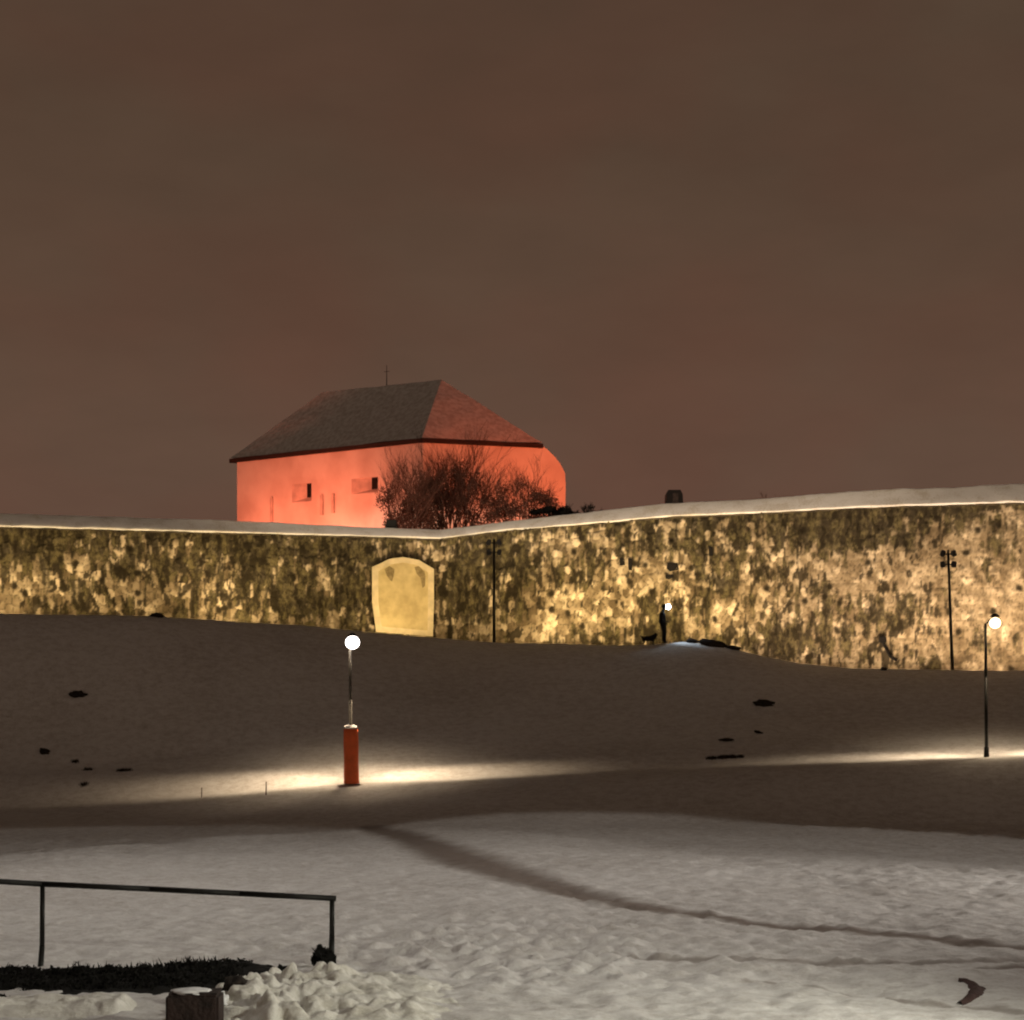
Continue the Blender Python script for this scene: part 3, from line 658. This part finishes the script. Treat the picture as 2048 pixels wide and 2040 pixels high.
# ------------------------------------------------------------------ four-headed unlit poles at the wall
def quad_pole(u, vt, vb, label, tilt=0):
    d = 100.
    for _ in range(8): d = float(wall_d((u-1024)/F*d))-4.6
    x = (u-1024)/F*d; z = gz(x, d); H = (HV-vt)/F*d-z
    t = thing('floodlight_pole', (x, d, z), label, 'pole', 'four-headed floodlight poles by the wall')
    tx = -tilt/F*d
    bm = bmesh.new(); tube(bm, (0, 0, -.1), (tx, 0, H), .075, .05, 10); obj('pole', bm, M_metal, t, True)
    for zz_ in (H-.62, H-.18):
        bm = bmesh.new(); box(bm, (tx, 0, zz_), (.42, .05, .06)); obj('crossarm', bm, M_metal, t)
    for sx in (-1, 1):
        for k, zz_ in ((0, H-.62), (1, H-.15)):
            bm = bmesh.new(); rot = Matrix.Rotation(sx*R(-18 if k else 6), 3, 'Y')
            box(bm, (tx+sx*.24, -.05, zz_), (.20, .24, .27), rot, .03); obj('lamp_head', bm, M_housing, t)
quad_pole(988, 1078, 1284, 'dark pole with four unlit floodlights near the bend of the wall')
quad_pole(1906, 1100, 1341, 'dark pole with four unlit floodlights against the bright right-hand wall', 10)

# ------------------------------------------------------------------ walker and dog on the crest
def skin_obj(name, verts, edges, m, parent, lvl=2, loc=None):
    me = bpy.data.meshes.new(name); me.from_pydata([v[:3] for v in verts], edges, []); me.update()
    o = bpy.data.objects.new('tmp', me); col.objects.link(o)
    md = o.modifiers.new('s', 'SKIN'); md.use_smooth_shade = True
    for i, v in enumerate(verts):
        r = v[3]; r = r if isinstance(r, tuple) else (r, r); me.skin_vertices[0].data[i].radius = r
    me.skin_vertices[0].data[0].use_root = True
    sb = o.modifiers.new('b', 'SUBSURF'); sb.levels = lvl; sb.render_levels = lvl
    dg = bpy.context.evaluated_depsgraph_get(); em = bpy.data.meshes.new_from_object(o.evaluated_get(dg))
    bpy.data.objects.remove(o); em.name = name
    return link_mesh(name, em, m, parent, True)
pd_ = float(crest_d(6.7))-.15; px_ = (1328-1024)/F*pd_; pz = gz(px_, pd_)
per = thing('person', (px_, pd_, pz+.01), 'person in black clothes with a lit headlamp standing at the foot of the wall', 'person')
vs = [(-.05, 0, .86, (.155, .17)),                                    # 0 pelvis
      (-.09, 0, 1.05, (.17, .18)), (-.10, 0, 1.27, (.185, .21)), (-.06, 0, 1.41, (.08, .10)), (-.03, 0, 1.47, .052), (-.005, 0, 1.54, (.075, .07)), (.01, 0, 1.62, (.095, .075)), (.005, 0, 1.70, (.06, .055)),
      (-.02, -.09, .80, .12), (.03, -.09, .46, .085), (.03, -.09, .10, .062), (.15, -.10, .045, (.04, .03)),      # near leg
      (-.04, .09, .80, .12), (.0, .09, .46, .085), (-.03, .09, .10, .062), (.09, .10, .045, (.04, .03)),         # far leg
      (-.10, -.19, 1.36, .075), (-.14, -.23, 1.10, .055), (.03, -.22, .92, .042), (.09, -.22, .88, (.035, .02)),  # near arm
      (-.10, .19, 1.36, .075), (-.12, .23, 1.10, .055), (.10, .20, 1.00, .042), (.17, .19, .98, (.035, .02))]
es = [(0, 1), (1, 2), (2, 3), (3, 4), (4, 5), (5, 6), (6, 7), (0, 8), (8, 9), (9, 10), (10, 11), (0, 12), (12, 13), (13, 14), (14, 15), (2, 16), (16, 17), (17, 18), (18, 19), (2, 20), (20, 21), (21, 22), (22, 23)]
for hb in (19, 23):                                                    # four fingers and a thumb on each hand
    hx_, hy_, hz_ = vs[hb][:3]; dn = Vector((.6, 0, -.7 if hb == 19 else -.25)).normalized()
    for k in range(4):
        b0_ = len(vs); ln = (.05, .06, .055, .042)[k]; oy = (-.027+.018*k)
        a_ = Vector((hx_, hy_+oy, hz_))+dn*.03; m__ = a_+dn*ln*.6; t_ = m__+(dn+Vector((-.1, 0, -.7))).normalized()*ln*.5
        vs += [(*a_, .009), (*m__, .009), (*t_, .007)]; es += [(hb, b0_), (b0_, b0_+1), (b0_+1, b0_+2)]
    b0_ = len(vs); a_ = Vector((hx_-.01, hy_+.035, hz_+.012)); vs += [(*a_, .011), (a_.x+.035, a_.y+.022, a_.z-.012, .009)]; es += [(hb, b0_), (b0_, b0_+1)]
body = skin_obj('body', vs, es, M_cloth, per, 1)
bm = bmesh.new(); ball(bm, (.035, 0, 1.585), .085, 16, (.75, .78, 1)); box(bm, (.115, 0, 1.58), (.03, .025, .045), None, .008)
for sy in (-1, 1): ball(bm, (.098, sy*.03, 1.605), .011, 8)
box(bm, (.098, 0, 1.535), (.012, .045, .012), None, .004)
obj('face', bm, M_skin, per, True)
bm = bmesh.new(); ball(bm, (.0, 0, 1.66), .115, 18, (1, .9, .85)); tube(bm, (0, 0, 1.61), (0, 0, 1.66), .118, .12, 20, False); obj('knitted_hat', bm, M_cloth, per, True)
bm = bmesh.new(); box(bm, (.12, 0, 1.64), (.04, .07, .045), None, .01); hl = obj('headlamp', bm, M_housing, per)
bm = bmesh.new(); ball(bm, (.18, -.03, 1.64), .11, 16); obj('lens', bm, M_led, hl, True)  # ball enlarged past lens size to hold the headlamp's glare
hpos = (px_+.32, pd_-.03, pz+1.62)
spot('headlamp_beam', hpos, P(1385, 1292, pd_-.2), 95, (.72, .86, 1), 62, .8, .04)

dd = float(crest_d(6.1))-.25; dx = (1298-1024)/F*dd; dz = gz(dx, dd)
dog = thing('dog', (dx, dd, dz), 'small black dog standing left of the person with its head raised', 'dog')
vs = [(-.22, 0, .33, (.11, .13)), (0, 0, .31, (.11, .125)), (.18, 0, .34, (.12, .145)), (.27, 0, .43, .08), (.31, 0, .50, .072), (.40, 0, .475, .028),
      (-.24, -.07, .24, .06), (-.21, -.07, .15, .033), (-.29, -.07, .10, .024), (-.27, -.07, .03, .02), (-.24, -.07, .015, .022),
      (-.24, .07, .24, .06), (-.18, .07, .15, .033), (-.25, .07, .10, .024), (-.23, .07, .03, .02), (-.20, .07, .015, .022),
      (.19, -.07, .22, .05), (.18, -.07, .12, .026), (.19, -.07, .03, .02), (.22, -.07, .015, .022),
      (.19, .07, .22, .05), (.22, .07, .12, .026), (.22, .07, .03, .02), (.25, .07, .015, .022),
      (-.32, 0, .38, .028), (-.40, 0, .44, .018), (.28, -.045, .555, .02), (.28, .045, .555, .02)]
es = [(0, 1), (1, 2), (2, 3), (3, 4), (4, 5), (0, 6), (6, 7), (7, 8), (8, 9), (9, 10), (0, 11), (11, 12), (12, 13), (13, 14), (14, 15), (2, 16), (16, 17), (17, 18), (18, 19), (2, 20), (20, 21), (21, 22), (22, 23), (0, 24), (24, 25), (4, 26), (4, 27)]
skin_obj('body', vs, es, M_fur, dog, 1)

# ------------------------------------------------------------------ small dark things on the slopes
def rock(u, v, d, s, label, seed, name='rock', m=M_rock, rot=0, cat='rock'):
    x = (u-1024)/F*d
    bm = lumpy(seed, s, 3, .28); o = obj(name, bm, m, None, True); o.location = (x, d, gz(x, d)+s[2]*.18); o.rotation_euler = (0, rot, 0)
    tag(o, label, cat); return o
for u, v, s, r_, l in ((155, 1391, (.34, .22, .16), 0, 'flat oblong black rock high on the left snow slope'),
                       (90, 1505, (.22, .2, .12), .5, 'small tilted black rock low on the left slope, above the path glow'),
                       (1527, 1409, (.40, .25, .16), .1, 'wedge-shaped black rock in the middle of the right slope'),
                       (1518, 1466, (.16, .15, .07), .4, 'tiny dark stone on the right slope below the wedge-shaped rock'),
                       (1453, 1481, (.28, .2, .07), 0, 'low brownish stone just above the right end of the grass tufts'),
                       (1424, 1288, (.62, .35, .22), .2, 'long black boulder in the crest snow right of the person'),
                       (1468, 1297, (.30, .2, .13), .1, 'small round dark boulder at the right end of the long one'),
                       (1384, 1285, (.22, .2, .15), 0, 'small dark stone between the person and the long boulder'),
                       (314, 1229, (.32, .2, .14), 0, 'black stone at the foot of the left wall'),
                       (1768, 1330, (.16, .14, .10), 0, 'small dark stone at the foot of the bright right wall')):
    d = solve_d(u, v) if v > 1345 else float(crest_d((u-1024)/F*96))-.1
    rock(u, v, d, s, l, int(u), rot=r_)
def tuft(u, v, w_, label, seed, n=60, h=.12, d=None, m=M_grass, dy=.1):
    d = d or solve_d(u, v); x = (u-1024)/F*d; rr = random.Random(seed); bm = bmesh.new()
    for _ in range(n):
        a = rr.gauss(0, .42)*w_; b = rr.gauss(0, dy*.5); z = gz(x+a, d+b)
        t = Vector((x+a+rr.uniform(-.08, .08), d+b+rr.uniform(-.05, .05), z+h*rr.uniform(.4, 1.1)))
        k = rr.uniform(.008, .02); bm.faces.new([bm.verts.new(p) for p in ((x+a-k, d+b, z-.02), (x+a+k, d+b, z-.02), t)])
    tag(obj('grass_tuft', bm, m), label, 'grass tuft', 'grass tufts poking through the slope snow')
for u, v, w_, l, n in ((1424, 1531, .22, 'dark short grass tuft left of the pair by the path on the right', 70), (1450, 1530, .35, 'widest dark grass tuft in the row just above the path', 150),
                       (1466, 1526, .12, 'dense black grass tuft at the middle right of the row above the path', 110), (1481, 1527, .12, 'faint grass tuft ending the row above the path on the right', 40),
                       (247, 1542, .3, 'thin brown grass tuft above the left path glow', 70), (150, 1524, .15, 'faint brown grass tuft below the small left rock', 30),
                       (168, 1570, .14, 'faint brown grass tuft just above the left end of the path', 30), (176, 1540, .2, 'pale brown grass tuft between the left rocks', 25)):
    tuft(u, v, w_, l, int(u+v), n*3)
for u, v, h, l in ((532, 1590, .45, 'thin stake stuck in the bright snow left of the red padding'), (403, 1596, .35, 'short thin stake at the left fading end of the path glow')):
    d = solve_d(u, v, 73, 82); x = (u-1024)/F*d; z = gz(x, d)
    bm = bmesh.new(); tube(bm, (x, d, z-.05), (x+.01, d, z+h), .022, .018, 8); tube(bm, (x+.01, d, z+h), (x+.01, d, z+h+.03), .028, .012, 8)
    tag(obj('stake', bm, M_bark), l, 'stake', 'stakes beside the path')

# ------------------------------------------------------------------ tracks in the field
def dsolve_field(u, v): return solve_d(u, v, 24, 68.5)
def ground_strip(name, pts, m, lift=.012, seg=.25, kind='structure', label=None, cat=None):
    # pts: (u, v, half width across in metres)
    P3 = []
    for u, v, hw_ in pts:
        d = dsolve_field(u, v); P3.append(((u-1024)/F*d, d, hw_))
    A = []
    for i in range(len(P3)-1):
        a, b = P3[i], P3[i+1]; L_ = math.hypot(b[0]-a[0], b[1]-a[1]); n = max(1, int(L_/seg))
        for k in range(n): t = k/n; A.append(tuple(a[j]+(b[j]-a[j])*t for j in range(3)))
    A.append(P3[-1]); A = np.array(A)
    for _ in range(6): A[1:-1] = (A[:-2]+2*A[1:-1]+A[2:])/4
    T = np.gradient(A[:, :2], axis=0); T /= np.linalg.norm(T, axis=1)[:, None]+1e-9
    Nn = np.stack([-T[:, 1], T[:, 0]], 1); cr = np.linspace(-1, 1, 13)
    jl = 1+.35*fbm(np.arange(len(A))*.35, np.arange(len(A))*0., 90, 3); jr = 1+.35*fbm(np.arange(len(A))*.35, np.arange(len(A))*0.+50, 91, 3)
    wv = np.where(cr[None] < 0, jl[:, None], jr[:, None])*A[:, 2:3]*cr[None]
    X = A[:, 0:1]+Nn[:, 0:1]*wv; Y = A[:, 1:2]+Nn[:, 1:2]*wv
    Z = ground_z(X, Y)+lift*(1-np.abs(cr[None])**2*1.6)
    o = grid_mesh(name, X, Y, Z, m); tag(o, label, cat, None, kind); return o
ground_strip('bare_ground', [(1918, 1963, .02), (1934, 1964, .07), (1948, 1970, .11), (1955, 1981, .13), (1948, 1992, .13), (1934, 2002, .12), (1920, 2010, .06)], M_soil, .05, .05)

# ------------------------------------------------------------------ foreground: fence, verge, ploughed snow, box
FD = 31.6
fence = thing('railing', tuple(P(85, 1990, FD)), 'dark metal railing of one rail and two posts in the left foreground', 'railing')
fo = fence.location.copy()
def fp(u, v, d=FD): return P(u, v, d)-fo
bm = bmesh.new()
pts = [fp(-260, 1748), fp(85, 1768), fp(300, 1778), fp(480, 1787), fp(672, 1797)]
for a, b in zip(pts[:-1], pts[1:]): tube(bm, a, b, .042, n=12)
obj('rail', bm, M_metal, fence, True)
for u, vt, vb, bend in ((85, 1770, 1990, -8), (664, 1797, 1935, -2), (-240, 1750, 1990, 0)):
    bm = bmesh.new(); mid = fp(u+bend*.1, vt+(vb-vt)*.55); tube(bm, fp(u, vt), mid, .036, .038, 12); tube(bm, mid, fp(u+bend, vb), .04, .05, 12)
    obj('post', bm, M_metal, fence, True)
# far crest of the ploughed heap and the verge
def heap(name, X0, X1, Y0, Y1, fn, m, label=None, cat=None, kind=None, st=.03):
    X, Y = np.meshgrid(np.arange(X0, X1, st), np.arange(Y0, Y1, st)); Z = fn(X, Y)
    return tag(grid_mesh(name, X, Y, Z, m), label, cat, None, kind)
def heap_z(X, Y):
    u = 1024+F*X/Y; g = ground_z(X, Y, False)
    env = sst(-4.5, -3.5, X)*sst(.6, -1.6, X)*sst(24.2, 25.6, Y)*sst(30.4, 28.9, Y)
    wx_ = X+.16*fbm(X*2.2, Y*2.2, 4, 3); wy_ = Y+.2*fbm(X*2.2, Y*2.2, 6, 3)
    rid = (1-np.abs(fbm(wx_*2.1, wy_*1.6, 23, 3, .55)))**2
    f1, f2, c = worley(wx_*3.4, wy_*2.4, 21, .95); clod = sst(.75, .1, f1)*(c > .45)*c
    left = sst(-1.6, -3.0, X)
    hole = sst(.26, .08, f1)*(c < .07)
    return g-.10+env*(.14+.10*sst(-4, -2.6, X)*sst(-.3, -2, X)+.14*fbm(X*.9, Y*.7, 33, 3)+.13*rid*(.5+.5*left)+.19*clod*(.25+.75*left)+.11*fbm(X*5, Y*4, 39, 4, .65)*(.4+.6*left)-.35*hole*left)
heap('snow_heap', -4.8, 1.0, 24.0, 30.8, heap_z, M_snow_near, 'lumpy heap of ploughed snow at the bottom below the railing end', 'snow heap')
def heap2_z(X, Y):
    g = ground_z(X, Y, False)
    env = sst(-4.55, -4.85, X)*sst(25.2, 26.2, Y)*sst(27.6, 26.9, Y+.3*fbm(X*1.2, X*0, 8, 2))
    f1, f2, c = worley(X*2.4, Y*2.2, 61, .95); clod = np.sqrt(np.clip(1-f1*1.15, 0, 1))
    return g-.12+env*(.20+.10*fbm(X*.9, Y*.9, 37, 3)+.05*fbm(X*4, Y*4, 38, 4)+.09*clod*c)
heap('snow_heap', -8.5, -4.4, 24.8, 28.8, heap2_z, M_snow_near, 'smooth low snow heap in the bottom left corner, left of the brown box', 'snow heap')
# undergrowth on the verge under the railing, bank's shade put into its near-black colour
def verge_z(X, Y):
    t = np.interp(1024+F*X/29.6, [-300, 0, 80, 300, 350, 450, 560, 600], [1952, 1951, 1956, 1945, 1940, 1936, 1942, 1975]); zz_ = (HV-t)/F*29.6
    g = ground_z(X, Y, False)-.06; env = sst(27.7, 29.4, Y)*sst(31.1, 30.0, Y)
    return g+(np.maximum(zz_-g, 0))*env+.09*fbm(X*3, Y*3, 71, 4, .65)*env
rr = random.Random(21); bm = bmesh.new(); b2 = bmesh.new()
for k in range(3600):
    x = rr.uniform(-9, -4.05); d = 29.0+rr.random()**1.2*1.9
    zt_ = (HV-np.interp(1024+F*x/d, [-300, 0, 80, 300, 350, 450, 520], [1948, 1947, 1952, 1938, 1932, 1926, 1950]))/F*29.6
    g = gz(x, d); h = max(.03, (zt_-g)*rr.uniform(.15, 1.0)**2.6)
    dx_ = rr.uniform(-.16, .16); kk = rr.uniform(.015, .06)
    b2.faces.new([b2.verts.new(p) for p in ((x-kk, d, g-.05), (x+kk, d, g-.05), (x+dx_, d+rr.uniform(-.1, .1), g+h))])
heap('verge', -9.5, -3.0, 27.4, 31.4, verge_z, M_shrub_shade, kind='structure', st=.04)
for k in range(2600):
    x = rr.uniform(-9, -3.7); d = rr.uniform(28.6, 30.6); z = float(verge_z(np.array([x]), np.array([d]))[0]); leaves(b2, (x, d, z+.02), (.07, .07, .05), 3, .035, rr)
und = obj('undergrowth', b2, M_shrub_shade); tag(und, None, None, None, 'stuff')
def small_bush(name, u, vb, vt, hw_, d, label, seed, n, m=M_shrub_shade):
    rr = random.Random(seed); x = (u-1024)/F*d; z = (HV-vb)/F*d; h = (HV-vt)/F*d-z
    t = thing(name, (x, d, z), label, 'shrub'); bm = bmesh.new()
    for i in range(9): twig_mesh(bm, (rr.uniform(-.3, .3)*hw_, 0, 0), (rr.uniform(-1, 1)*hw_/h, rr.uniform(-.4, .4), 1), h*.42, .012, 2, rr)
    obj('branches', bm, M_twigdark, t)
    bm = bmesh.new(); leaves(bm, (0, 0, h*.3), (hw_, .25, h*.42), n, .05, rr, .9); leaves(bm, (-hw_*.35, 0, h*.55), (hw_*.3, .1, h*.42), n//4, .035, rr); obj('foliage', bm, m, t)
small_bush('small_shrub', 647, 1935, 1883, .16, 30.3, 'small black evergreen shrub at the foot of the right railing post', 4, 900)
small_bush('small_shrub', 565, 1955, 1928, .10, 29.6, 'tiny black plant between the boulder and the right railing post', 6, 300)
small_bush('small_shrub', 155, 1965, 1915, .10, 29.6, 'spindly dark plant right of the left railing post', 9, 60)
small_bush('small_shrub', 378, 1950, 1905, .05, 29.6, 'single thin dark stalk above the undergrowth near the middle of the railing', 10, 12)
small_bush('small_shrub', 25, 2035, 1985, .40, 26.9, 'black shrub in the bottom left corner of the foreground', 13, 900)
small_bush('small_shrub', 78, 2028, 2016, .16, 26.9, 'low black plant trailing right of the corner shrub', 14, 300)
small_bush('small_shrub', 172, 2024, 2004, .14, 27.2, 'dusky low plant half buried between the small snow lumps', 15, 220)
# brown box
bp_ = P(390, 2050, 25.0)
bx = thing('utility_box', tuple(bp_), 'dark brown box cut by the bottom edge between the two snow heaps', 'box')
bm = bmesh.new(); box(bm, (0, 0, .15), (.61, .5, .46), None, .03); obj('box_body', bm, M_boxbrown, bx)
bm = bmesh.new(); box(bm, (0, .03, .385), (.56, .44, .02), None, .006); obj('lid', bm, M_boxbrown, bx)
b_ = lumpy(9, (.22, .2, .035), 3, .3); bmesh.ops.translate(b_, verts=b_.verts, vec=(-.05, -.02, .395)); obj('snow_cap', b_, M_snowplain, bx, True)
o = obj('boulder', lumpy(31, (.17, .22, .2), 3, .2), M_rock, None, True); o.location = P(472, 1984, 26.8); tag(o, 'rounded dark boulder between the brown box and the ploughed snow heap', 'boulder')
o = obj('snow_lump', lumpy(32, (.10, .09, .10), 3, .25), M_snowplain, None, True); o.location = P(441, 2000, 25.6); tag(o, 'single white snow lump on the right edge of the brown box', 'snow lump', 'loose snow lumps in the foreground')
for i, (u, v, s, l) in enumerate(((52, 2008, .09, 'upright snow lump nearest the corner shrub'), (85, 2015, .12, 'bright snow lump right of the corner shrub'), (110, 2010, .11, 'wider dull snow lump beside the bright one'), (146, 2014, .10, 'bright snow lump left of the dusky low plant'), (195, 2009, .07, 'small snow lump right of the dusky low plant'))):
    o = obj('snow_lump', lumpy(40+i, (s, s, s*.8), 3, .3), M_snowplain, None, True); o.location = P(u, v, 27.6); tag(o, l, 'snow lump', 'loose snow lumps in the foreground')
